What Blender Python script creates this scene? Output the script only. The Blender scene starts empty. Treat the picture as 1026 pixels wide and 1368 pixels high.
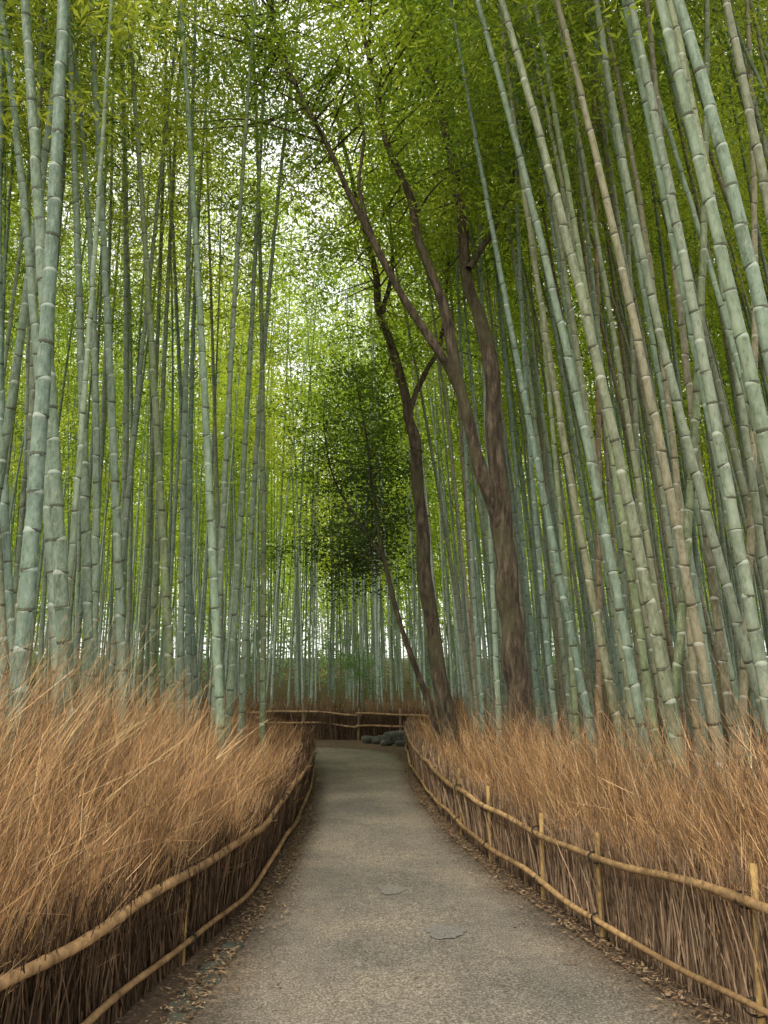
import bpy, math, numpy as np
from mathutils import Vector
rng=np.random.default_rng(7)
S=bpy.context.scene
# ---------------------------------------------------------------- helpers
def link(o,parent=None):
    S.collection.objects.link(o)
    if parent is not None: o.parent=parent
    return o
def empty(name):
    e=bpy.data.objects.new(name,None); S.collection.objects.link(e); return e
def mesh_obj(name,V,F,mat,parent=None,tint=None,nv=None,smooth=False):
    V=np.asarray(V,dtype=np.float32); F=np.asarray(F,dtype=np.int32)
    k=F.shape[1]
    me=bpy.data.meshes.new(name)
    me.vertices.add(len(V)); me.vertices.foreach_set('co',V.ravel())
    me.loops.add(F.size); me.loops.foreach_set('vertex_index',F.ravel())
    me.polygons.add(len(F))
    me.polygons.foreach_set('loop_start',np.arange(0,F.size,k,dtype=np.int32))
    if smooth: me.polygons.foreach_set('use_smooth',np.ones(len(F),dtype=bool))
    if tint is not None:
        a=me.attributes.new('tint','FLOAT_COLOR','POINT')
        t=np.ones((len(V),4),dtype=np.float32); t[:,:3]=tint
        a.data.foreach_set('color',t.ravel())
    if nv is not None:
        a=me.attributes.new('nv','FLOAT','POINT'); a.data.foreach_set('value',np.asarray(nv,dtype=np.float32))
    me.update(calc_edges=True)
    me.materials.append(mat)
    return link(bpy.data.objects.new(name,me),parent)
class Acc:
    def __init__(s): s.V=[];s.F=[];s.T=[];s.N=[];s.n=0
    def add(s,V,F,T=None,N=None):
        s.V.append(V); s.F.append(F+s.n); s.n+=len(V)
        if T is not None: s.T.append(np.broadcast_to(T,(len(V),3)))
        if N is not None: s.N.append(N)
    def obj(s,name,mat,parent=None,smooth=False):
        return mesh_obj(name,np.concatenate(s.V),np.concatenate(s.F),mat,parent,
            np.concatenate(s.T) if s.T else None, np.concatenate(s.N) if s.N else None,smooth)
def tube(P,R,sides=8):
    P=np.asarray(P,float); R=np.asarray(R,float); n=len(P)
    T=np.gradient(P,axis=0); T/=np.linalg.norm(T,axis=1)[:,None]+1e-9
    ref=np.tile(np.array([0.,1.,0.]),(n,1))
    if abs(T[:,1]).mean()>.8: ref=np.tile(np.array([0.,0.,1.]),(n,1))
    A=np.cross(T,ref); A/=np.linalg.norm(A,axis=1)[:,None]+1e-9
    B=np.cross(T,A)
    a=np.linspace(0,2*np.pi,sides,endpoint=False)
    V=P[:,None,:]+R[:,None,None]*(np.cos(a)[None,:,None]*A[:,None,:]+np.sin(a)[None,:,None]*B[:,None,:])
    i=np.arange(n-1)[:,None]*sides; j=np.arange(sides)[None,:]; j2=(j+1)%sides
    F=np.stack([i+j,i+j2,i+sides+j2,i+sides+j],-1).reshape(-1,4)
    return V.reshape(-1,3),F
def spline(P,m=8):
    P=np.asarray(P,float); Q=np.vstack([2*P[0]-P[1],P,2*P[-1]-P[-2]]); out=[]
    for i in range(1,len(Q)-2):
        t=np.linspace(0,1,m,endpoint=False)[:,None]
        p0,p1,p2,p3=Q[i-1],Q[i],Q[i+1],Q[i+2]
        out.append(.5*((2*p1)+(-p0+p2)*t+(2*p0-5*p1+4*p2-p3)*t**2+(-p0+3*p1-3*p2+p3)*t**3))
    out.append(P[-1:]); return np.concatenate(out)
def ribbons(B,D,L,bend,w0,w1,segs,col,acc,grad=0.0):
    n=len(B); s=np.linspace(0,1,segs+1)
    P=B[:,None,:]+D[:,None,:]*(L[:,None]*s)[:,:,None]+bend[:,None,:]*(s**2)[None,:,None]
    W=np.cross(D,rng.normal(size=(n,3))); W/=np.linalg.norm(W,axis=1)[:,None]+1e-9
    w=w0[:,None]*(1-s)+w1[:,None]*s
    V=np.stack([P-W[:,None,:]*w[:,:,None]/2,P+W[:,None,:]*w[:,:,None]/2],2)
    k=(segs+1)*2
    base=np.arange(n)[:,None]*k+np.arange(segs)[None,:]*2
    F=np.stack([base,base+1,base+3,base+2],-1).reshape(-1,4)
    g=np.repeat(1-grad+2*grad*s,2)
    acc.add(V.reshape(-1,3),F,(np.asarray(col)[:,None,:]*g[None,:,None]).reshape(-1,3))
    return P
# ---------------------------------------------------------------- materials
def newmat(name):
    m=bpy.data.materials.new(name); m.use_nodes=True; nt=m.node_tree
    b=nt.nodes['Principled BSDF']; return m,nt,b
def N(nt,t,**k):
    n=nt.nodes.new(t)
    for a,v in k.items(): setattr(n,a,v)
    return n
def noise(nt,scale,detail=4,rough=.55,vec=None):
    n=N(nt,'ShaderNodeTexNoise'); n.inputs['Scale'].default_value=scale
    n.inputs['Detail'].default_value=detail; n.inputs['Roughness'].default_value=rough
    if vec is not None: nt.links.new(vec,n.inputs['Vector'])
    return n
def ramp(nt,fac,stops):
    r=N(nt,'ShaderNodeValToRGB'); el=r.color_ramp.elements
    while len(el)<len(stops): el.new(.5)
    for e,(p,c) in zip(el,stops): e.position=p; e.color=(*c,1)
    nt.links.new(fac,r.inputs[0]); return r
def mix(nt,mode,fac,a,b):
    m=N(nt,'ShaderNodeMix',data_type='RGBA',blend_type=mode)
    for s,v in ((m.inputs[0],fac),(m.inputs[6],a),(m.inputs[7],b)):
        if isinstance(v,(int,float)): s.default_value=v
        elif isinstance(v,tuple): s.default_value=(*v,1)
        else: nt.links.new(v,s)
    return m.outputs[2]
def coord(nt,scale=(1,1,1)):
    g=N(nt,'ShaderNodeNewGeometry'); mp=N(nt,'ShaderNodeMapping'); mp.inputs['Scale'].default_value=scale
    nt.links.new(g.outputs['Position'],mp.inputs['Vector']); return mp.outputs[0]
def bump(nt,b,h,strength,dist):
    n=N(nt,'ShaderNodeBump'); n.inputs['Strength'].default_value=strength; n.inputs['Distance'].default_value=dist
    nt.links.new(h,n.inputs['Height']); nt.links.new(n.outputs[0],b.inputs['Normal'])
def math_(nt,op,a,b=None,c=None):
    m=N(nt,'ShaderNodeMath',operation=op)
    for s,v in zip(m.inputs,(a,b,c)):
        if v is None: continue
        if isinstance(v,(int,float)): s.default_value=v
        else: nt.links.new(v,s)
    return m.outputs[0]
def maprange(nt,v,a,b,c=0,d=1):
    m=N(nt,'ShaderNodeMapRange',interpolation_type='SMOOTHSTEP'); nt.links.new(v,m.inputs[0])
    for i,x in zip((1,2,3,4),(a,b,c,d)): m.inputs[i].default_value=x
    return m.outputs[0]
def mat_culm():
    m,nt,b=newmat('bamboo_culm_skin')
    t=N(nt,'ShaderNodeAttribute',attribute_name='tint').outputs['Color']
    nv=N(nt,'ShaderNodeAttribute',attribute_name='nv').outputs['Fac']
    f=math_(nt,'FRACT',nv)
    n1=noise(nt,3,4,.6,coord(nt,(4,4,1))); n2=noise(nt,13,5,.7,coord(nt,(3,3,1.2)))
    c=mix(nt,'MULTIPLY',1.0,t,ramp(nt,n1.outputs[0],[(.3,(.58,.61,.54)),(.55,(1,1,1)),(.75,(1.25,1.22,1.16))]).outputs[0])
    c=mix(nt,'MIX',maprange(nt,n2.outputs[0],.5,.66,0,.6),c,mix(nt,'MIX',.4,(.4,.4,.31),t))
    c=mix(nt,'MULTIPLY',maprange(nt,n2.outputs[0],.47,.36,0,.65),c,(.5,.47,.36))
    c=mix(nt,'MULTIPLY',maprange(nt,f,.0,.3,.45,0),c,(.52,.53,.42))
    ringc=mix(nt,'MIX',.5,t,(.56,.58,.51))
    c=mix(nt,'MIX',maprange(nt,f,.93,.97,0,.6),c,ringc)
    c=mix(nt,'MIX',maprange(nt,f,.985,.992,0,.8),c,(.05,.045,.03))
    c=mix(nt,'MIX',maprange(nt,f,.012,.03,.7,0),c,(.08,.072,.045))
    nt.links.new(c,b.inputs['Base Color']); b.inputs['Roughness'].default_value=.55
    b.inputs['Specular IOR Level'].default_value=.28
    return m
def mat_leaf(name,tr=.5):
    m=bpy.data.materials.new(name); m.use_nodes=True; nt=m.node_tree; nt.nodes.clear()
    o=N(nt,'ShaderNodeOutputMaterial'); t=N(nt,'ShaderNodeAttribute',attribute_name='tint').outputs['Color']
    d=N(nt,'ShaderNodeBsdfDiffuse'); tl=N(nt,'ShaderNodeBsdfTranslucent')
    nt.links.new(t,d.inputs[0]); nt.links.new(mix(nt,'MULTIPLY',1.0,t,(1.65,1.45,.8)),tl.inputs[0])
    a=N(nt,'ShaderNodeMixShader'); a.inputs[0].default_value=tr
    nt.links.new(d.outputs[0],a.inputs[1]); nt.links.new(tl.outputs[0],a.inputs[2])
    nt.links.new(a.outputs[0],o.inputs[0]); return m
def mat_tint(name,rough=.85,sc=12,lo=.65,hi=1.25):
    m,nt,b=newmat(name)
    t=N(nt,'ShaderNodeAttribute',attribute_name='tint').outputs['Color']
    n=noise(nt,sc,3,.6,coord(nt))
    c=mix(nt,'MULTIPLY',1.0,t,ramp(nt,n.outputs[0],[(.3,(lo,)*3),(.7,(hi,)*3)]).outputs[0])
    nt.links.new(c,b.inputs['Base Color']); b.inputs['Roughness'].default_value=rough
    b.inputs['Specular IOR Level'].default_value=.15
    return m
def mat_bark():
    m,nt,b=newmat('tree_bark')
    n=noise(nt,6,8,.7,coord(nt,(3,3,.6))); n2=noise(nt,1.6,4,.6,coord(nt))
    c=ramp(nt,n.outputs[0],[(.34,(.018,.013,.008)),(.5,(.085,.06,.036)),(.66,(.21,.165,.11))]).outputs[0]
    c=mix(nt,'MIX',maprange(nt,n2.outputs[0],.45,.62,0,.55),c,(.11,.105,.045))
    nt.links.new(c,b.inputs['Base Color']); b.inputs['Roughness'].default_value=.9
    bump(nt,b,n.outputs[0],1.0,.06); return m
def mat_path():
    m,nt,b=newmat('path_gravel_asphalt')
    t=N(nt,'ShaderNodeAttribute',attribute_name='tint').outputs['Color']
    n=noise(nt,78,3,.75,coord(nt)); n1=noise(nt,17,5,.7,coord(nt)); n2=noise(nt,.9,5,.6,coord(nt))
    c=ramp(nt,n.outputs[0],[(.34,(.085,.074,.062)),(.5,(.2,.177,.15)),(.66,(.42,.38,.33))]).outputs[0]
    c=mix(nt,'MULTIPLY',.9,c,ramp(nt,n1.outputs[0],[(.3,(.72,.7,.66)),(.7,(1.2,1.17,1.12))]).outputs[0])
    c=mix(nt,'MULTIPLY',1.0,c,ramp(nt,n2.outputs[0],[(.36,(.66,.67,.68)),(.64,(1.2,1.16,1.08))]).outputs[0])
    c=mix(nt,'MULTIPLY',1.0,c,t)
    nt.links.new(c,b.inputs['Base Color']); b.inputs['Roughness'].default_value=.92
    bump(nt,b,n.outputs[0],.9,.01); return m
def mat_ground():
    m,nt,b=newmat('ground_leaf_litter')
    n=noise(nt,28,6,.75,coord(nt)); n2=noise(nt,1.2,4,.6,coord(nt))
    c=ramp(nt,n.outputs[0],[(.28,(.035,.022,.014)),(.5,(.11,.07,.042)),(.72,(.26,.175,.11))]).outputs[0]
    c=mix(nt,'MULTIPLY',.8,c,ramp(nt,n2.outputs[0],[(.3,(.7,.7,.7)),(.7,(1.2,1.1,1))]).outputs[0])
    nt.links.new(c,b.inputs['Base Color']); b.inputs['Roughness'].default_value=.95
    bump(nt,b,n.outputs[0],.9,.03); return m
def mat_stone():
    m,nt,b=newmat('rock_stone')
    n=noise(nt,9,7,.7,coord(nt))
    c=ramp(nt,n.outputs[0],[(.3,(.025,.028,.018)),(.55,(.07,.07,.05)),(.75,(.15,.145,.115))]).outputs[0]
    nt.links.new(c,b.inputs['Base Color']); b.inputs['Roughness'].default_value=.9
    bump(nt,b,n.outputs[0],.7,.02); return m
CULM=mat_culm(); LEAF=mat_leaf('bamboo_leaf',.55); TLEAF=mat_leaf('tree_leaf',.5)
TWIG=mat_tint('dry_twigs'); POLE=mat_tint('dried_bamboo_pole',.6,16,.5,1.3); BARK=mat_bark()
# ---------------------------------------------------------------- layout
FLy=[-8,0,2,3.2,4,5.2,6,8,10,12,14,15.2]; FLx=[-2.6,-2.0,-1.65,-1.38,-1.25,-1.03,-.96,-.95,-1.0,-1.14,-1.38,-1.62]
FRy=[-8,0,2,3.5,5,7,9,12.7,16,17.5]; FRx=[5.2,3.1,2.35,1.78,1.36,.92,.68,.49,.5,.6]
xl=lambda y: np.interp(y,FLy,FLx); xr=lambda y: np.interp(y,FRy,FRx)
def sm(t): t=np.clip(t,0,1); return t*t*(3-2*t)
def gz(x,y):
    x=np.asarray(x,float); y=np.asarray(y,float)
    d=np.maximum.reduce([np.minimum(xl(y)-x,15-y), np.where(y<21,x-xr(y),-1), y-19.6])
    und=.06*np.sin(x*.9+1.3)*np.cos(y*.7)+.04*np.sin(x*2.1+y*1.7)
    w=sm((d-.35)/3.2)
    return w*(.5+und)+np.clip((y-35)/60,0,1)*3.0
c1=np.arange(-14,14.01,.28); ex=14*1.25**np.arange(1,19)
gx=np.concatenate([-ex[::-1],c1,ex]); cy=np.arange(-8,30,.28)
gy=np.concatenate([-8-ex[::-1],cy,cy[-1]+ex])
X,Y=np.meshgrid(gx,gy); Z=gz(X,Y)
nx,ny=len(gx),len(gy)
i=np.arange(ny-1)[:,None]*nx+np.arange(nx-1)[None,:]
F=np.stack([i,i+1,i+nx+1,i+nx],-1).reshape(-1,4)
mesh_obj('ground',np.stack([X,Y,Z],-1).reshape(-1,3),F,mat_ground(),smooth=True)
Lp=[(-1.9,-8),(-1.3,-1),(-1.0,3),(-.87,5),(-.8,6.5),(-.84,8.6),(-.98,11),(-1.2,13),(-1.7,14.9),(-3,15.7),(-6,16),(-12,16)]
Rp=[(4.4,-8),(2.6,-1),(1.74,3),(1.24,5),(.9,6.5),(.6,8.6),(.42,11),(.4,13.5),(.3,15.4),(-.6,16.7),(-4,17.6),(-12,17.7)]
def resample(P,n):
    Q=spline(P,12); idx=np.arange(0,len(Q)); u=np.linspace(0,len(Q)-1,n)
    return np.stack([np.interp(u,idx,Q[:,0]),np.interp(u,idx,Q[:,1])],-1)
n=420; A=resample(Lp,n); B=resample(Rp,n)
wob=lambda k: np.convolve(rng.normal(0,1,n+8),np.ones(5)/5,'same')[4:n+4]*k
A[:,0]+=wob(.05); B[:,0]+=wob(.05)
s=np.array([0,.04,.09,.16,.3,.5,.7,.84,.91,.96,1]); m_=len(s)
PV=A[:,None,:]*(1-s)[None,:,None]+B[:,None,:]*s[None,:,None]
PV=np.concatenate([PV,(.006+.012*np.sin(np.pi*s))[None,:,None].repeat(n,0)],-1)
i=np.arange(n-1)[:,None]*m_+np.arange(m_-1)[None,:]
# soil worked into the verge of the path
e=np.clip(np.minimum(s,1-s)/.14,0,1)[:,None]; dirt=np.array([[.5,.4,.3]])*(1-e)+e*np.array([[1,1,1]])
PT=np.tile(dirt,(n,1,1)).reshape(n,m_,3)
mesh_obj('footpath',PV.reshape(-1,3),np.stack([i,i+1,i+m_+1,i+m_],-1).reshape(-1,4),mat_path(),tint=PT.reshape(-1,3),smooth=True)
def patch(name,cx,cy_,rx,ry,col):
    m,nt,b=newmat(name+'_mat'); nn=noise(nt,78,4,.7,coord(nt))
    c=ramp(nt,nn.outputs[0],[(.34,tuple(.5*k for k in col)),(.66,tuple(1.6*k for k in col))]).outputs[0]
    nt.links.new(c,b.inputs['Base Color']); b.inputs['Roughness'].default_value=.85
    a=np.linspace(0,2*np.pi,48,endpoint=False); rr=1+.10*np.sin(3*a+1)+.07*np.sin(5*a)+.04*np.sin(9*a)+rng.normal(0,.04,48)
    o=np.stack([cx+rx*rr*np.cos(a),cy_+ry*rr*np.sin(a),np.full(48,.0225)],-1)
    inn=np.stack([cx+.3*rx*np.cos(a),cy_+.3*ry*np.sin(a),np.full(48,.0235)],-1)
    cen=np.array([[cx,cy_,.0237]]*48)
    V=np.concatenate([o,inn,cen]); j=np.arange(48); j2=(j+1)%48
    F=np.concatenate([np.stack([j,j2,48+j2,48+j],-1),np.stack([48+j,48+j2,96+j2,96+j],-1)])
    mesh_obj(name,V,F,m,smooth=True)
patch('drain_cover',.38,5.08,.12,.13,(.16,.15,.133)); patch('asphalt_patch',.06,6.0,.1,.12,(.165,.153,.13))
def litter(n):
    y=rng.uniform(2,22,n); side=rng.random(n)<.5
    off=rng.exponential(.1,n)-.06
    pl=np.interp(y,[p[1] for p in Lp[:9]],[p[0] for p in Lp[:9]]); pr=np.interp(y,[p[1] for p in Rp[:9]],[p[0] for p in Rp[:9]])
    q=rng.random(n)
    x=np.where(side,pl-.04+np.where(q<.65,-off*1.2,off*1.0),pr+.04-np.where(q<.65,-off*1.5,off*1.4))
    far=rng.random(n)<.01; x=np.where(far,rng.uniform(-1.2,1.3,n),x)
    m2=y>15.5; x=np.where(m2,rng.uniform(-4,2,n),x)
    inside=(x>pl+.03)&(x<pr-.03)&(y<16.5)
    z=gz(x,y)+.012+rng.uniform(0,.012,n)+np.where(inside,.012,0)
    L=rng.uniform(.006,.022,n); W=L*rng.uniform(.2,.45,n); a=rng.uniform(0,2*np.pi,n)
    t=np.stack([np.cos(a),np.sin(a),rng.normal(0,.25,n)],-1); w=np.stack([-np.sin(a),np.cos(a),rng.normal(0,.3,n)],-1)
    C=np.stack([x,y,z],-1)
    V=np.stack([C-t*L[:,None],C-w*W[:,None],C+t*L[:,None],C+w*W[:,None]],1)
    V[:,:,2]=np.maximum(V[:,:,2],.02)
    pal=np.array([(.28,.18,.1),(.18,.11,.06),(.34,.25,.15),(.11,.07,.04),(.24,.16,.1)])
    return V.reshape(-1,3),np.arange(4*n).reshape(-1,4),np.repeat(pal[rng.integers(0,5,n)],4,axis=0)
V,F,T=litter(26000); mesh_obj('fallen_leaves',V,F,TWIG,tint=T)
ka=Acc()
def rock(cx,cy_,cz,sx,sy,sz,seed,acc):
    r=np.random.default_rng(seed); u=np.linspace(0,np.pi,9); v=np.linspace(0,2*np.pi,14,endpoint=False)
    U,Vv=np.meshgrid(u,v,indexing='ij'); d=np.stack([np.sin(U)*np.cos(Vv),np.sin(U)*np.sin(Vv),np.cos(U)],-1)
    ph=r.uniform(0,6,6); f=1+.12*np.sin(3*d[...,0]+ph[0])+.12*np.sin(4*d[...,1]+ph[1])+.1*np.sin(5*d[...,2]+ph[2])+.06*np.sin(9*d[...,0]+7*d[...,1]+ph[3])
    d=np.sign(d)*np.abs(d)**.75*f[...,None]*np.array([sx,sy,sz])
    P=d+np.array([cx,cy_,cz]); i=np.arange(8)[:,None]*14+np.arange(14)[None,:]; i2=np.arange(8)[:,None]*14+(np.arange(14)[None,:]+1)%14
    acc.add(P.reshape(-1,3),np.stack([i,i2,i2+14,i+14],-1).reshape(-1,4))
STONE=mat_stone()
for k in range(22):
    y=1.5+k*.16; x=np.interp(y,[p[1] for p in Lp[:9]],[p[0] for p in Lp[:9]])-.03+rng.normal(0,.02)
    rock(x,y,.0,.05+rng.uniform(0,.03),.07,.018+rng.uniform(0,.01),k,ka)
ka.obj('kerb_stones',STONE,smooth=True)
ra=Acc()
for k,(x,y,s_) in enumerate([(-.05,17.9,.2),(.3,18.0,.28),(.62,17.8,.22),(.05,17.4,.13),(.42,17.35,.15),(-.35,18.1,.17),(.75,17.3,.13)]):
    rock(x,y,s_*.4,s_,s_*.8,s_*.62,100+k,ra)
ra.obj('boulders',STONE,smooth=True)
# ---------------------------------------------------------------- brush (dry bush-clover hedge)
PAL=np.array([(.49,.295,.14),(.42,.235,.11),(.6,.41,.22),(.24,.135,.07),(.51,.3,.13),(.13,.078,.045)])
def hedge(name,side,n,y0,y1,band,hfun,w,inward,subs=4,power=1.0):
    acc=Acc(); u=rng.random(n)**power; y=y0+(y1-y0)*u
    off=rng.random(n)**1.2*band
    x=(xl(y)-.07-off) if side<0 else (xr(y)+.07+off)
    base=np.stack([x,y,gz(x,y)-.02],-1)
    tt=off/band; sp=np.minimum(1,.42+tt*2)
    var=1+.10*np.sin(y*3.1+side)+.07*np.sin(y*7.7+off*3)
    H=hfun(y)*(.62+.43*tt)*rng.uniform(.62,1.12,n)*var
    tall=rng.random(n)<.05; H=np.where(tall,H*1.22,H)
    D=np.stack([rng.normal(0,.15,n)*sp-side*inward*sp,rng.normal(-.02,.15,n),np.ones(n)],-1); D/=np.linalg.norm(D,axis=1)[:,None]
    bend=np.stack([-side*rng.uniform(-.05,.2,n)*sp,rng.normal(0,.1,n),-rng.uniform(0,.1,n)],-1)*H[:,None]
    clump=.78+.42*np.sin(y*5.3+off*4)*np.sin(y*2.1-off*7)
    col=PAL[rng.integers(0,6,n)]*rng.uniform(.65,1.25,(n,1))*clump[:,None]
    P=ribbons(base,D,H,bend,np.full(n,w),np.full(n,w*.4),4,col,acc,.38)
    for k in range(subs):
        j=rng.integers(2,5,n); b=P[np.arange(n),j]
        d2=D+rng.normal(0,.3,(n,3)); d2[:,2]=np.abs(d2[:,2]); d2/=np.linalg.norm(d2,axis=1)[:,None]
        L=H*rng.uniform(.15,.33,n)
        ribbons(b,d2,L,bend*.4,np.full(n,w*.55),np.full(n,w*.25),1,col*1.4,acc)
    return acc.obj(name,TWIG)
hl=lambda y: np.interp(y,[0,4,5.5,7,10,15],[1.47,1.44,1.22,1.04,.87,.8])
hr=lambda y: np.interp(y,[0,3.5,5,7,10,16],[1.22,1.17,1.08,1.0,.9,.82])
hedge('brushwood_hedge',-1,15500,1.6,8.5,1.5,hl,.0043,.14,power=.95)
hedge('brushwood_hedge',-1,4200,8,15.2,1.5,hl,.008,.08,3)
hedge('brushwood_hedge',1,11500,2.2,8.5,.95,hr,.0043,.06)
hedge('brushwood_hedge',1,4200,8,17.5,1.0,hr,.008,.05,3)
acc=Acc(); n=3500; x=rng.uniform(-7,2.2,n); y=rng.uniform(19.3,20.6,n)
base=np.stack([x,y,gz(x,y)],-1); D=np.stack([rng.normal(0,.2,n),rng.normal(0,.2,n),np.ones(n)],-1)
H=rng.uniform(.6,1.0,n); ribbons(base,D,H,rng.normal(0,.08,(n,3)),np.full(n,.014),np.full(n,.007),3,PAL[rng.integers(0,6,n)]*.5,acc)
acc.obj('brushwood_hedge',TWIG)
acc=Acc(); n=260; y=rng.uniform(3.2,6,n); x=xl(y)-rng.uniform(.7,1.6,n)
D=np.stack([rng.normal(.15,.28,n),rng.normal(0,.25,n),np.ones(n)],-1); D/=np.linalg.norm(D,axis=1)[:,None]
H=rng.uniform(1.1,1.9,n); ribbons(np.stack([x,y,gz(x,y)],-1),D,H,np.stack([rng.normal(.1,.2,n),rng.normal(0,.15,n),-rng.uniform(0,.3,n)],-1),np.full(n,.005),np.full(n,.002),7,np.tile((.6,.46,.22),(n,1)),acc)
acc.obj('dry_grass',TWIG)
# ---------------------------------------------------------------- fences
def pole(P,r,acc,col,seed=0):
    Q=spline(P,10); d=np.r_[0,np.cumsum(np.linalg.norm(np.diff(Q,axis=0),axis=1))]
    nn=int(d[-1]/.028)+2; t=np.linspace(0,d[-1],nn); Q=np.stack([np.interp(t,d,Q[:,k]) for k in range(3)],-1)
    Q[:,2]+=.012*np.sin(t*2.3+seed)+.008*np.sin(t*5.1+seed)
    ph=(t/(.27)+.25*np.sin(t*1.7))%1; R=r*(1+.14*np.exp(-((ph-.5)/.06)**2)); R*=1+.16*np.sin(t*.9+seed)
    V,F=tube(Q,R,10); c=np.array(col)[None,:]*(1-.5*np.exp(-((ph-.57)/.035)**2))[:,None]*(1+.3*np.sin(np.floor(t/1.6)*2.4+seed))[:,None]
    acc.add(V,F,np.repeat(c,10,axis=0))
def fence(name,side,ys,f,top,low,ystakes,ncol,stakeh,sx=0.0):
    par=empty(name); acc=Acc(); ra_=Acc(); y=np.array(ys,float)
    inn=-side*.05
    for q,h in enumerate((top,low)):
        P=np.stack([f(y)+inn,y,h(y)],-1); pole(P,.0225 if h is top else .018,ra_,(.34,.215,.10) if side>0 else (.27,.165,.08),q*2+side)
    ra_.obj('rails',POLE,par,True)
    n=9500; yy=rng.random(n)**1.15*(ys[-1]-ys[0])+ys[0]; lay=rng.uniform(-.01,.08,n)
    x=f(yy)+side*lay
    Ht=top(yy)*rng.uniform(.75,1.35,n)
    D=np.stack([rng.normal(0,.06,n),rng.normal(.12*side,.26,n),np.ones(n)],-1)
    col=np.array(ncol)[None,:]*rng.uniform(.35,1.55,(n,1))
    ribbons(np.stack([x,yy,np.full(n,-.01)],-1),D,Ht,rng.normal(0,.03,(n,3)),np.where(yy<7,.008,.012),np.where(yy<7,.005,.009),2,col,acc)
    acc.obj('brushwood_panel',TWIG,par)
    sa=Acc()
    for k,ysx in enumerate(ystakes):
        x=f(ysx)-side*sx; h=float(top(ysx))+stakeh*rng.uniform(.7,1.3)
        lx=rng.normal(0,.015); ly=rng.normal(0,.03)
        V,F=tube([(x,ysx,-.05),(x+lx*.5,ysx+ly*.5,h*.5),(x+lx,ysx+ly,h-.002),(x+lx,ysx+ly,h)],[.019,.018,.017,.0005],8)
        sa.add(V,F,np.array([(.4,.26,.10)])*rng.uniform(.75,1.15))
        for hh in (top,low):
            a=np.linspace(0,2*np.pi,13); c=(f(ysx)+inn*.6,ysx,float(hh(ysx)))
            for dd in (-.012,.008):
                P=np.stack([c[0]+.05*np.cos(a),np.full(13,c[1]+dd)+.012*np.sin(a),c[2]+.032*np.sin(a)],-1)
                V,F=tube(P,np.full(13,.0035),5); sa.add(V,F,np.array([(.03,.025,.02)]))
    sa.obj('stakes',POLE,par,True)
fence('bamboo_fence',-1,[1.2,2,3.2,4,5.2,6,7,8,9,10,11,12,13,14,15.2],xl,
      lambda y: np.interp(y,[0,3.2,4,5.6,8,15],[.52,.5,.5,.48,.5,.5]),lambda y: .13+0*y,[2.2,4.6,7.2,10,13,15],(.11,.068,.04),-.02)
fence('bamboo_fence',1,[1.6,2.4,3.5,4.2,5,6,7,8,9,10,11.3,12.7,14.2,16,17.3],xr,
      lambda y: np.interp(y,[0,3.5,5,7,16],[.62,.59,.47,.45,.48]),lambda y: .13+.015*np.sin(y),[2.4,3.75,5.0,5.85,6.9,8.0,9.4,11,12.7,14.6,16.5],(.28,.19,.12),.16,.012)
par=empty('bamboo_fence'); ra_=Acc(); sa=Acc(); pa=Acc()
for P in ([(-8,18.6,.66),(-4,18.9,.66),(-2.2,19.0,.67),(-.55,18.75,.6)],[(-8,18.6,.38),(-2.2,19.0,.4),(-.6,18.75,.32)],[(-.7,18.7,.64),(.2,18.8,.6),(1.4,19.0,.56)],[(-.7,18.7,.34),(1.4,19.0,.3)]):
    pole(P,.025,ra_,(.34,.22,.12))
ra_.obj('rails',POLE,par,True)
for x,y in ((-5,18.85),(-3.6,18.95),(-2,19.02),(-.62,18.8),(.4,18.85),(1.3,19)):
    V,F=tube([(x,y,-.05),(x,y,.74),(x,y,.75)],[.03,.03,.001],8); sa.add(V,F,np.array([(.2,.13,.07)]))
sa.obj('stakes',POLE,par,True)
n=3200; x=rng.uniform(-8,1.5,n); y=np.interp(x,[-8,-4,-2.2,-.6,1.4],[18.65,18.95,19.05,18.8,19.05])+rng.uniform(0,.08,n)
ribbons(np.stack([x,y,np.zeros(n)],-1),np.stack([rng.normal(0,.1,n),rng.normal(0,.03,n),np.ones(n)],-1),rng.uniform(.5,.72,n),rng.normal(0,.02,(n,3)),np.full(n,.014),np.full(n,.01),2,np.array([(.13,.082,.05)])*rng.uniform(.4,1.4,(n,1)),pa)
pa.obj('brushwood_panel',TWIG,par)
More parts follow.
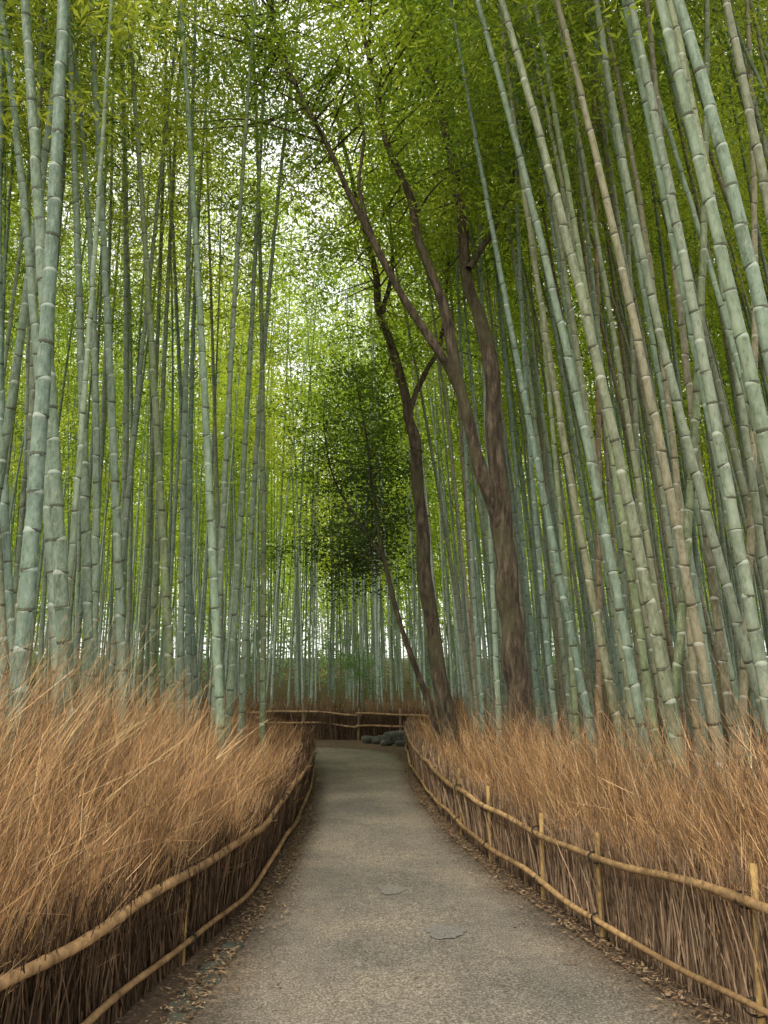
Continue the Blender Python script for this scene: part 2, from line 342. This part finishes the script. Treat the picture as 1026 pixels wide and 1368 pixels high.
# ---------------------------------------------------------------- bamboo
GREEN=np.array([(.21,.275,.195),(.235,.3,.225),(.175,.225,.145),(.26,.315,.225),(.225,.265,.14),(.19,.26,.205)])
OLD=np.array([(.28,.275,.18),(.3,.26,.17),(.3,.205,.125),(.27,.28,.2)])
FAR=np.array([(.34,.43,.39),(.29,.38,.34),(.39,.47,.42),(.26,.33,.28)])  # pale bluish tints: distance haze painted into the culm colour
def culm_mesh(cx,cy_,H,r0,spacing,near,col,acc,z0,sides,step=3.0):
    nn=int(H/spacing)
    if near:
        offs=np.array([0,.02,.05,.09,.5,.9,.96,.985]); k=np.array([.985,1.08,1.06,1.0,.985,1.0,1.03,1.06])
        v=(np.arange(nn)[:,None]+offs[None,:]).ravel(); kk=np.tile(k,nn)
    else:
        v=np.arange(0,nn+1,step); kk=np.ones(len(v))
    # internodes shorter near the root, longer higher up
    z=v*spacing*(.8+.2*v/nn)/1.0*1.08
    s_=np.clip(z/H,0,1.1); R=r0*np.clip(1-s_,0,1)**.75*kk+.004
    P=np.stack([cx(z),cy_(z),z0-.05+z],-1)
    if near:
        kz=np.floor(v+.001); P[:,0]+=.003*np.sin(kz*2.4+col[0]*90); P[:,1]+=.003*np.cos(kz*1.9+col[1]*80)
    V,F=tube(P,R,sides)
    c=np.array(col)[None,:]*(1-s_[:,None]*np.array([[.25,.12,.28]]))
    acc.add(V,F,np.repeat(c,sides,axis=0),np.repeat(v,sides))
spr=[]
def add_sprays(cx,cy_,H,z0,n,start,rad,kind):
    s_=start+(1-start)*rng.random(n)**.9
    z=H*s_; a=rng.uniform(0,2*np.pi,n); r=rad*rng.random(n)**.6*np.minimum(1,1.15*(1.1-s_)*2.2+.15)
    P=np.stack([cx(z),cy_(z),z0+z],-1); C=P+np.stack([r*np.cos(a),r*np.sin(a),rng.uniform(-.1,.5,n)],-1)
    spr.append((C,P,np.full(n,kind)))
def quad_fn(zs,xs):
    c=np.polyfit(zs,xs,2); zt=zs[-1]+1.5; dv=np.polyval(np.polyder(c),zt); v=np.polyval(c,zt)
    return lambda z: np.where(z<zt,np.polyval(c,np.minimum(z,zt)),v+dv*(z-zt)*1.0)
placed=[]
keys=[
(4.8,-.478,-.489,-.516,.062,'g'),(5.2,-.417,-.487,-.577,.058,'g'),(7.5,-.342,-.392,-.461,.05,'g'),(8,-.282,-.338,-.416,.052,'g'),
(7.6,-.219,-.267,-.333,.054,'g'),(8.6,-.221,-.219,-.205,.045,'g'),(10,-.186,-.175,-.138,.048,'g'),(9,-.203,-.2,-.199,.048,'g'),
(9.5,-.161,-.183,-.223,.045,'g'),(6.5,-.391,-.45,-.528,.048,'g'),(5.6,-.5,-.58,-.7,.05,'m'),(6,-.434,-.516,-.638,.046,'g'),
(7,-.488,-.559,-.616,.046,'g'),(10,-.305,-.317,-.321,.045,'g'),(11,-.25,-.303,-.364,.045,'g'),(9,-.36,-.35,-.33,.04,'g'),
(5.6,.368,.296,.179,.05,'m'),(6.2,.329,.264,.155,.046,'g'),(4.2,.591,.574,.509,.054,'g'),(4.6,.571,.514,.436,.05,'g'),
(5.2,.502,.465,.411,.048,'m'),(6,.386,.46,.527,.042,'g'),(7.5,.26,.193,.118,.046,'g'),(5.8,.423,.367,.277,.045,'m'),
(6.4,.447,.427,.411,.04,'o'),(7,.299,.247,.204,.044,'m'),(8,.344,.367,.387,.04,'m'),(9,.22,.204,.216,.04,'g'),
(11,.126,.111,.106,.042,'g'),(6.8,.472,.53,.57,.04,'o'),(7,.408,.4,.35,.04,'o'),(6,.487,.4,.338,.044,'m'),(8.5,.284,.313,.338,.04,'o'),
(10,.15,.149,.155,.042,'g'),(7.8,.36,.3,.22,.04,'m'),(6.9,.345,.30,.235,.04,'g'),(8.2,.25,.235,.2,.036,'g'),(9.4,.30,.25,.18,.04,'g'),
(9.2,.40,.36,.31,.04,'m'),(8.8,.46,.41,.35,.04,'g'),(9.8,.34,.31,.27,.04,'o'),(10.5,.26,.22,.17,.04,'g'),
(7.4,.43,.39,.33,.036,'g'),(6.6,.52,.50,.46,.04,'m'),(8.1,.315,.275,.215,.036,'g'),(7.2,.375,.335,.275,.034,'m'),(10.8,.20,.175,.14,.04,'g'),(9.9,.24,.205,.155,.036,'m')]
def pick(kind):
    if kind=='g': return GREEN[rng.integers(0,6)]*rng.uniform(.75,1.2)
    if kind=='o': return OLD[rng.integers(1,3)]*rng.uniform(.7,1.1)
    return (GREEN[rng.integers(0,6)]*.4+OLD[rng.integers(0,4)]*.6)*rng.uniform(.8,1.1)
for (Yk,a,b,c,r0,kd) in keys:
    zs=np.array([1.6,1.6+.48*Yk,1.6+1.071*Yk]); xs=np.array([a,b,c])*Yk
    f=quad_fn(zs,xs); x0=float(f(np.array(0.))); z0=float(gz(x0,Yk)); ly=rng.normal(0,.02)
    cy_=lambda z,Yk=Yk,ly=ly: Yk+ly*z
    H=rng.uniform(13.5,16); acc=Acc()
    fx=lambda z,f=f,z0=z0: f(z+z0)
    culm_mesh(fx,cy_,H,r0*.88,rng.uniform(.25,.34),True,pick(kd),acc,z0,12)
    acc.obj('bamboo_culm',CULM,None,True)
    placed.append((x0,Yk)); add_sprays(fx,cy_,H,z0,34,.5,1.4,0)
def rand_culms(n,xr_,yr_,mind,mode,pacc,sprn,start,Hr=(12.5,16.5)):
    near=mode==0; cnt=0; tries=0
    while cnt<n and tries<n*40:
        tries+=1
        y=rng.uniform(*yr_) if near else math.sqrt(rng.uniform(yr_[0]**2,yr_[1]**2)); w=.66*y+2.5; x=rng.uniform(max(-w,xr_[0]),min(w,xr_[1]))
        if y<15.2:
            if xl(y)-1.35<x<xr(y)+.8: continue
        elif y<21.3:
            if x<1.3: continue
        if abs(x-1.75)<.35 and abs(y-9.5)<.4: continue
        if x>0 and y<9.8 and x/y<.3: continue
        if mode<2 and any((x-p[0])**2+(y-p[1])**2<mind**2 for p in placed[-500:]): continue
        if near and y<6.3 and abs(x)/y<.42: continue
        placed.append((x,y)); cnt+=1
        z0=float(gz(x,y)); H=rng.uniform(*Hr)
        if x>0: L=rng.normal(-.7,.5)-(.45 if y<12 else 0); Bx=rng.uniform(-1.2,0)
        else: L=rng.normal(-.1,.6); Bx=rng.normal(-.2,.6)
        Ly=rng.normal(0,.6); By=rng.normal(0,.5)
        cx=lambda z: x+L*z/H+Bx*(z/H)**2
        cy_=lambda z: y+Ly*z/H+By*(z/H)**2
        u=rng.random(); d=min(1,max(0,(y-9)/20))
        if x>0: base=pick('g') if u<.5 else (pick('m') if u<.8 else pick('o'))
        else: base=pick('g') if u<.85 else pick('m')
        col=base*(1-d)+FAR[rng.integers(0,4)]*rng.uniform(.8,1.15)*d  # fades to the painted haze tint with depth
        r0=rng.uniform(.024,.045)
        if near and y<10.5:
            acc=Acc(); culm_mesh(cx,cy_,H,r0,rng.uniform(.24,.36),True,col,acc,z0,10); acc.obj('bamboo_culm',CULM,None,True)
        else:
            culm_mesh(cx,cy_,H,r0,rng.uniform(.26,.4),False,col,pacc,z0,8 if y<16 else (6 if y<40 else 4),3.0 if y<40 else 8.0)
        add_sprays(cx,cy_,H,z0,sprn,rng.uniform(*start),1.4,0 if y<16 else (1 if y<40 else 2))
grove=empty('bamboo_grove'); ga=Acc()
rand_culms(80,(-20,-1),(5.2,14),.33,0,ga,35,(.40,.54),(13,17.5))
rand_culms(125,(0,20),(5.2,15),.27,0,ga,28,(.45,.58),(13,17))
rand_culms(210,(-20,20),(14,24),.4,1,ga,46,(.30,.46),(16,21))
rand_culms(490,(-32,32),(21.5,42),.35,1,ga,34,(.26,.42),(15,21))
rand_culms(1350,(-62,62),(41,88),.0,2,ga,14,(.12,.36),(14,20))
ga.obj('culms',CULM,grove,True)
def spray_template(nl,L,W,R,droop):
    d=rng.normal(size=(nl,3)); d/=np.linalg.norm(d,axis=1)[:,None]
    c=d*(rng.random(nl)**.5*R)[:,None]*np.array([1,1,.6])
    t=np.stack([rng.normal(0,1,nl),rng.normal(0,1,nl),rng.normal(-droop,.45,nl)],-1); t/=np.linalg.norm(t,axis=1)[:,None]
    w=np.cross(t,rng.normal(size=(nl,3))*np.array([.6,.6,1])); w/=np.linalg.norm(w,axis=1)[:,None]
    l=rng.uniform(.7,1.25,nl)[:,None]*L; ww=W*rng.uniform(.8,1.2,nl)[:,None]
    return np.stack([c,c+t*l*.4-w*ww/2,c+t*l,c+t*l*.4+w*ww/2],1)
def leaves(C,tmpl,scale,tint,acc,jit=.18):
    n=len(C); nt_=len(tmpl); k=rng.integers(0,nt_,n); T=np.stack(tmpl)[k]
    a=rng.uniform(0,2*np.pi,n); ca,sa_=np.cos(a)[:,None,None],np.sin(a)[:,None,None]
    Xr=T[...,0]*ca-T[...,1]*sa_; Yr=T[...,0]*sa_+T[...,1]*ca
    V=np.stack([Xr,Yr,T[...,2]],-1)*scale[:,None,None,None]+C[:,None,None,:]
    nl=T.shape[1]; col=tint[:,None,:]*rng.uniform(1-jit,1+jit,(n,nl,1))
    col=np.repeat(col.reshape(-1,3),4,axis=0)
    acc.add(V.reshape(-1,3).astype(np.float32),np.arange(n*nl*4).reshape(-1,4),col)
C=np.concatenate([s[0] for s in spr]); Pc=np.concatenate([s[1] for s in spr]); K=np.concatenate([s[2] for s in spr])
fa=Acc()
tms=[[spray_template(54,.115,.025,.45,.5) for _ in range(6)],[spray_template(28,.19,.05,.6,.4) for _ in range(6)],[spray_template(18,.42,.11,1.0,.3) for _ in range(6)]]
def leafcol(P,k):
    n=len(P); a=np.array([.2,.3,.05]); b=np.array([.37,.45,.085]); c=np.array([.10,.18,.045])
    u=np.clip(.5+.35*np.sin(P[:,0]*.7+P[:,2]*.4)+rng.normal(0,.22,n),0,1)[:,None]; col=a*(1-u)+b*u
    m=rng.random(n)<(.2,.12,.06)[k]; col[m]=c*rng.uniform(.8,1.2); return col*(1.05,1.38,1.5)[k]  # farther leaves coloured brighter to stand in for light lost under the canopy
for k in range(3):
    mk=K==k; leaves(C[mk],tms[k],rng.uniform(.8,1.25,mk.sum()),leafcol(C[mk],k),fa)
fa.obj('foliage',LEAF,grove)
mk=K<2; ba=Acc(); D=(C-Pc)[mk]; L=np.linalg.norm(D,axis=1)+1e-6; n=len(D)
ribbons(Pc[mk],D/L[:,None],L,rng.normal(0,.05,(n,3)),np.where(K[mk]==1,.012,.009),np.full(n,.004),2,np.tile((.13,.15,.08),(n,1)),ba)
ba.obj('branches',TWIG,grove)
n=1700; y=np.sqrt(rng.uniform(40**2,90**2,n)); x=rng.uniform(-1,1,n)*.7*y; ua=Acc()
z=gz(x,y)+rng.random(n)**1.4*6
leaves(np.stack([x,y,z],-1),tms[2],rng.uniform(.9,1.5,n),np.array([(.24,.36,.25)])*rng.uniform(.6,1.5,(n,1)),ua)
ua.obj('undergrowth',LEAF)
# ---------------------------------------------------------------- trees
def limb(P,r0,r1,acc,sides=12,m=8):
    Q=spline(P,m); n=len(Q); s_=np.linspace(0,1,n)
    R=r0+(r1-r0)*s_; R=R*(1+.05*np.sin(s_*23+r0*50)+.04*np.sin(s_*51))
    Q=Q+np.stack([.12*r0*np.sin(s_*31),.12*r0*np.cos(s_*27),0*s_],-1)
    V,F=tube(Q,R,sides); acc.add(V,F); return Q
def twigs(Q,cent,acc,r=.018):
    for c in cent:
        i=np.argmin(np.linalg.norm(Q-c,axis=1)+np.maximum(0,Q[:,2]-c[2])*2); p=Q[i]
        mid=(p+c)/2+rng.normal(0,.12,3)
        d=np.linalg.norm(c-p); V,F=tube(spline([p,mid,c],5),np.linspace(min(.035,r*(.5+d*.35)),.004,11),5); acc.add(V,F)
TT=[spray_template(52,.078,.038,.42,.15) for _ in range(6)]
def crown(name,cent,par,colA,colB,sc=1.0,per=3):
    acc=Acc(); cc=np.repeat(cent,per,axis=0)+rng.normal(0,.28,(len(cent)*per,3))*sc
    u=rng.random((len(cc),1)); leaves(cc,TT,rng.uniform(.7,1.15,len(cc))*sc,np.array(colA)*(1-u)+np.array(colB)*u,acc,.25)
    acc.obj(name,TLEAF,par)
tp=empty('broadleaf_tree'); ta=Acc(); Yt=9.5
Q0=limb([(1.80,Yt,-.1),(1.74,Yt,.5),(1.66,Yt,1.6),(1.60,Yt,2.53),(1.53,Yt,3.7)],.175,.135,ta,16)
V,F=tube([(1.86,Yt-.02,-.1),(1.82,Yt,.15),(1.77,Yt,.45),(1.72,Yt,.8)],[.29,.23,.19,.16],16); ta.add(V,F)
Q1=limb([(1.55,Yt,3.3),(1.50,Yt,4.54),(1.47,Yt,5.6),(1.38,Yt+.1,6.4),(1.22,Yt+.1,6.9),(1.15,Yt+.2,7.9),(.98,Yt+.2,9.4),(.64,Yt+.3,10.9),(.3,Yt+.4,12.3)],.13,.04,ta)
Q2=limb([(1.54,Yt,3.35),(1.36,Yt-.1,3.95),(1.17,Yt-.15,4.6),(1.01,Yt-.2,5.4),(.81,Yt-.2,6.5),(.5,Yt-.2,7.5),(.35,Yt-.2,8.25),(.02,Yt-.3,9.1),(-.15,Yt-.3,10.1),(-.4,Yt-.2,11.5)],.1,.03,ta)
Q3=limb([(1.0,Yt-.2,5.3),(.72,Yt-.35,5.8),(.33,Yt-.4,6.4),(-.14,Yt-.5,7.3),(-.52,Yt-.5,8.15),(-.91,Yt-.6,9.0),(-1.33,Yt-.6,9.9),(-1.6,Yt-.6,10.9)],.065,.022,ta,9)
Q4=limb([(-.14,Yt-.5,7.3),(-.35,Yt-.3,8.3),(-.3,Yt-.2,9.3),(-.6,Yt,10.6)],.035,.014,ta,8)
Q5=limb([(1.2,Yt,7.2),(1.7,Yt+.3,8.2),(2.1,Yt+.4,9.5),(2.3,Yt+.5,11)],.05,.02,ta,8)
QA=np.concatenate([Q1[len(Q1)//2:],Q2[len(Q2)//2:],Q3[len(Q3)//3:],Q4,Q5])
b_=QA[rng.integers(0,len(QA),140)]; b_=b_[b_[:,2]>7.8]; cen=b_+rng.normal(0,1,(len(b_),3))*np.array([.8,.8,.5])+np.array([0,0,.4])
cen=np.concatenate([cen,np.stack([rng.uniform(-2.6,1.9,105),rng.uniform(8.3,11.8,105),rng.uniform(9.4,13,105)],-1)])
twigs(QA,cen,ta); ta.obj('trunk',BARK,tp,True)
crown('crown',cen,tp,(.16,.27,.04),(.34,.45,.07))
tp=empty('broadleaf_tree'); ta=Acc(); Yt=12
limb([(1.12,Yt,-.1),(1.05,Yt,.4),(.91,Yt,1.4),(.71,Yt,2.78),(.62,Yt,4.0),(.53,Yt,5.3),(.41,Yt,6.0)],.15,.085,ta,14)
Q1=limb([(.43,Yt,5.9),(.22,Yt,6.9),(-.07,Yt,7.8),(-.17,Yt,8.7),(-.38,Yt,9.56),(-.6,Yt,10.5),(-.9,Yt+.1,12)],.085,.03,ta)
Q2=limb([(.42,Yt,5.95),(.67,Yt,6.6),(1.0,Yt+.1,7.3),(1.15,Yt+.2,8.6),(1.3,Yt+.3,10.4)],.055,.02,ta,9)
Q3=limb([(-.05,Yt,7.75),(.15,Yt+.2,8.8),(.1,Yt+.3,10)],.05,.02,ta,9)
QA=np.concatenate([Q1[10:],Q2[15:],Q3]); cen=QA[rng.integers(0,len(QA),85)]+rng.normal(0,1,(85,3))*np.array([.8,.7,.7])+np.array([0,0,.5])
twigs(QA,cen,ta); ta.obj('trunk',BARK,tp,True); crown('crown',cen,tp,(.14,.24,.035),(.3,.41,.06))
tp=empty('evergreen_tree'); ta=Acc(); Yt=12.3
Q1=limb([(.95,Yt,-.1),(.8,Yt,.9),(.45,Yt,1.85),(.13,Yt,2.9),(-.06,Yt,3.8),(-.18,Yt+.1,4.6),(-.3,Yt+.2,5.6),(-.5,Yt+.3,6.8)],.06,.012,ta,9)
Q2=limb([(-.02,Yt,3.5),(-.4,Yt+.2,4.1),(-.9,Yt+.4,5.0),(-1.1,Yt+.5,6)],.03,.01,ta,7)
QA=np.concatenate([Q1[24:],Q2]); m=135
v=rng.normal(size=(m,3)); v/=np.linalg.norm(v,axis=1)[:,None]; v*=rng.random((m,1))**.4
cen=np.array([-.5,Yt+.5,5.0])+v*np.array([1.1,1.0,2.5])
cen[:,0]+=.18*np.sin(cen[:,2]*3)
cen=cen[(cen[:,2]>3.6)|(rng.random(m)<.75)]
twigs(QA,cen,ta,.01); ta.obj('trunk',BARK,tp,True)
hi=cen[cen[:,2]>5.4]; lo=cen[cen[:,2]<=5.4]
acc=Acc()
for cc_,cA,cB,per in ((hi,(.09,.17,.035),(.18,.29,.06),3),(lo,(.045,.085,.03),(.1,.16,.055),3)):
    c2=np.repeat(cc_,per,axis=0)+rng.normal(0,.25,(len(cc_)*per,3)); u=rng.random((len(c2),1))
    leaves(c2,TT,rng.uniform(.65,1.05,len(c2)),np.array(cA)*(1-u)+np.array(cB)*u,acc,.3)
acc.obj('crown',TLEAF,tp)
tp=empty('shrub'); ta=Acc(); Q=limb([(-.75,21.5,.2),(-.7,21.5,1.0),(-.72,21.5,2.4)],.03,.01,ta,6); cen=Q[rng.integers(6,len(Q),22)]+rng.normal(0,.25,(22,3))
ta.obj('stem',BARK,tp,True); crown('leaves',cen,tp,(.06,.15,.035),(.12,.24,.05),.7,3)
# ---------------------------------------------------------------- light, sky, camera
el=math.radians(52); az=math.radians(205)
w=bpy.data.worlds.new('World'); S.world=w; w.use_nodes=True; nt=w.node_tree
sky=nt.nodes.new('ShaderNodeTexSky'); sky.sky_type='NISHITA'; sky.sun_disc=False; sky.sun_elevation=el; sky.sun_rotation=az
sky.air_density=1.0; sky.dust_density=3.0; sky.ozone_density=.6
# thin bright overcast: the clear sky veiled by even white cloud
veil=mix(nt,'MIX',.8,sky.outputs[0],(13.6,13.7,12.7))
nt.links.new(veil,nt.nodes['Background'].inputs[0]); nt.nodes['Background'].inputs[1].default_value=.15
sl=bpy.data.lights.new('sun','SUN'); sl.energy=2.3; sl.angle=math.radians(14); sl.color=(1,.92,.8)
so=link(bpy.data.objects.new('sun',sl)); d=Vector((math.sin(az)*math.cos(el),math.cos(az)*math.cos(el),math.sin(el)))
so.rotation_euler=d.to_track_quat('Z','Y').to_euler()
cd=bpy.data.cameras.new('camera'); co=link(bpy.data.objects.new('camera',cd)); S.camera=co
cd.sensor_fit='VERTICAL'; cd.sensor_height=24; cd.lens=17.33; cd.clip_end=3000; cd.clip_start=.05
co.location=(0,0,1.6); co.rotation_euler=(math.radians(90+12.3),0,0)
S.view_settings.view_transform='Standard'; S.view_settings.look='None'; S.view_settings.exposure=0
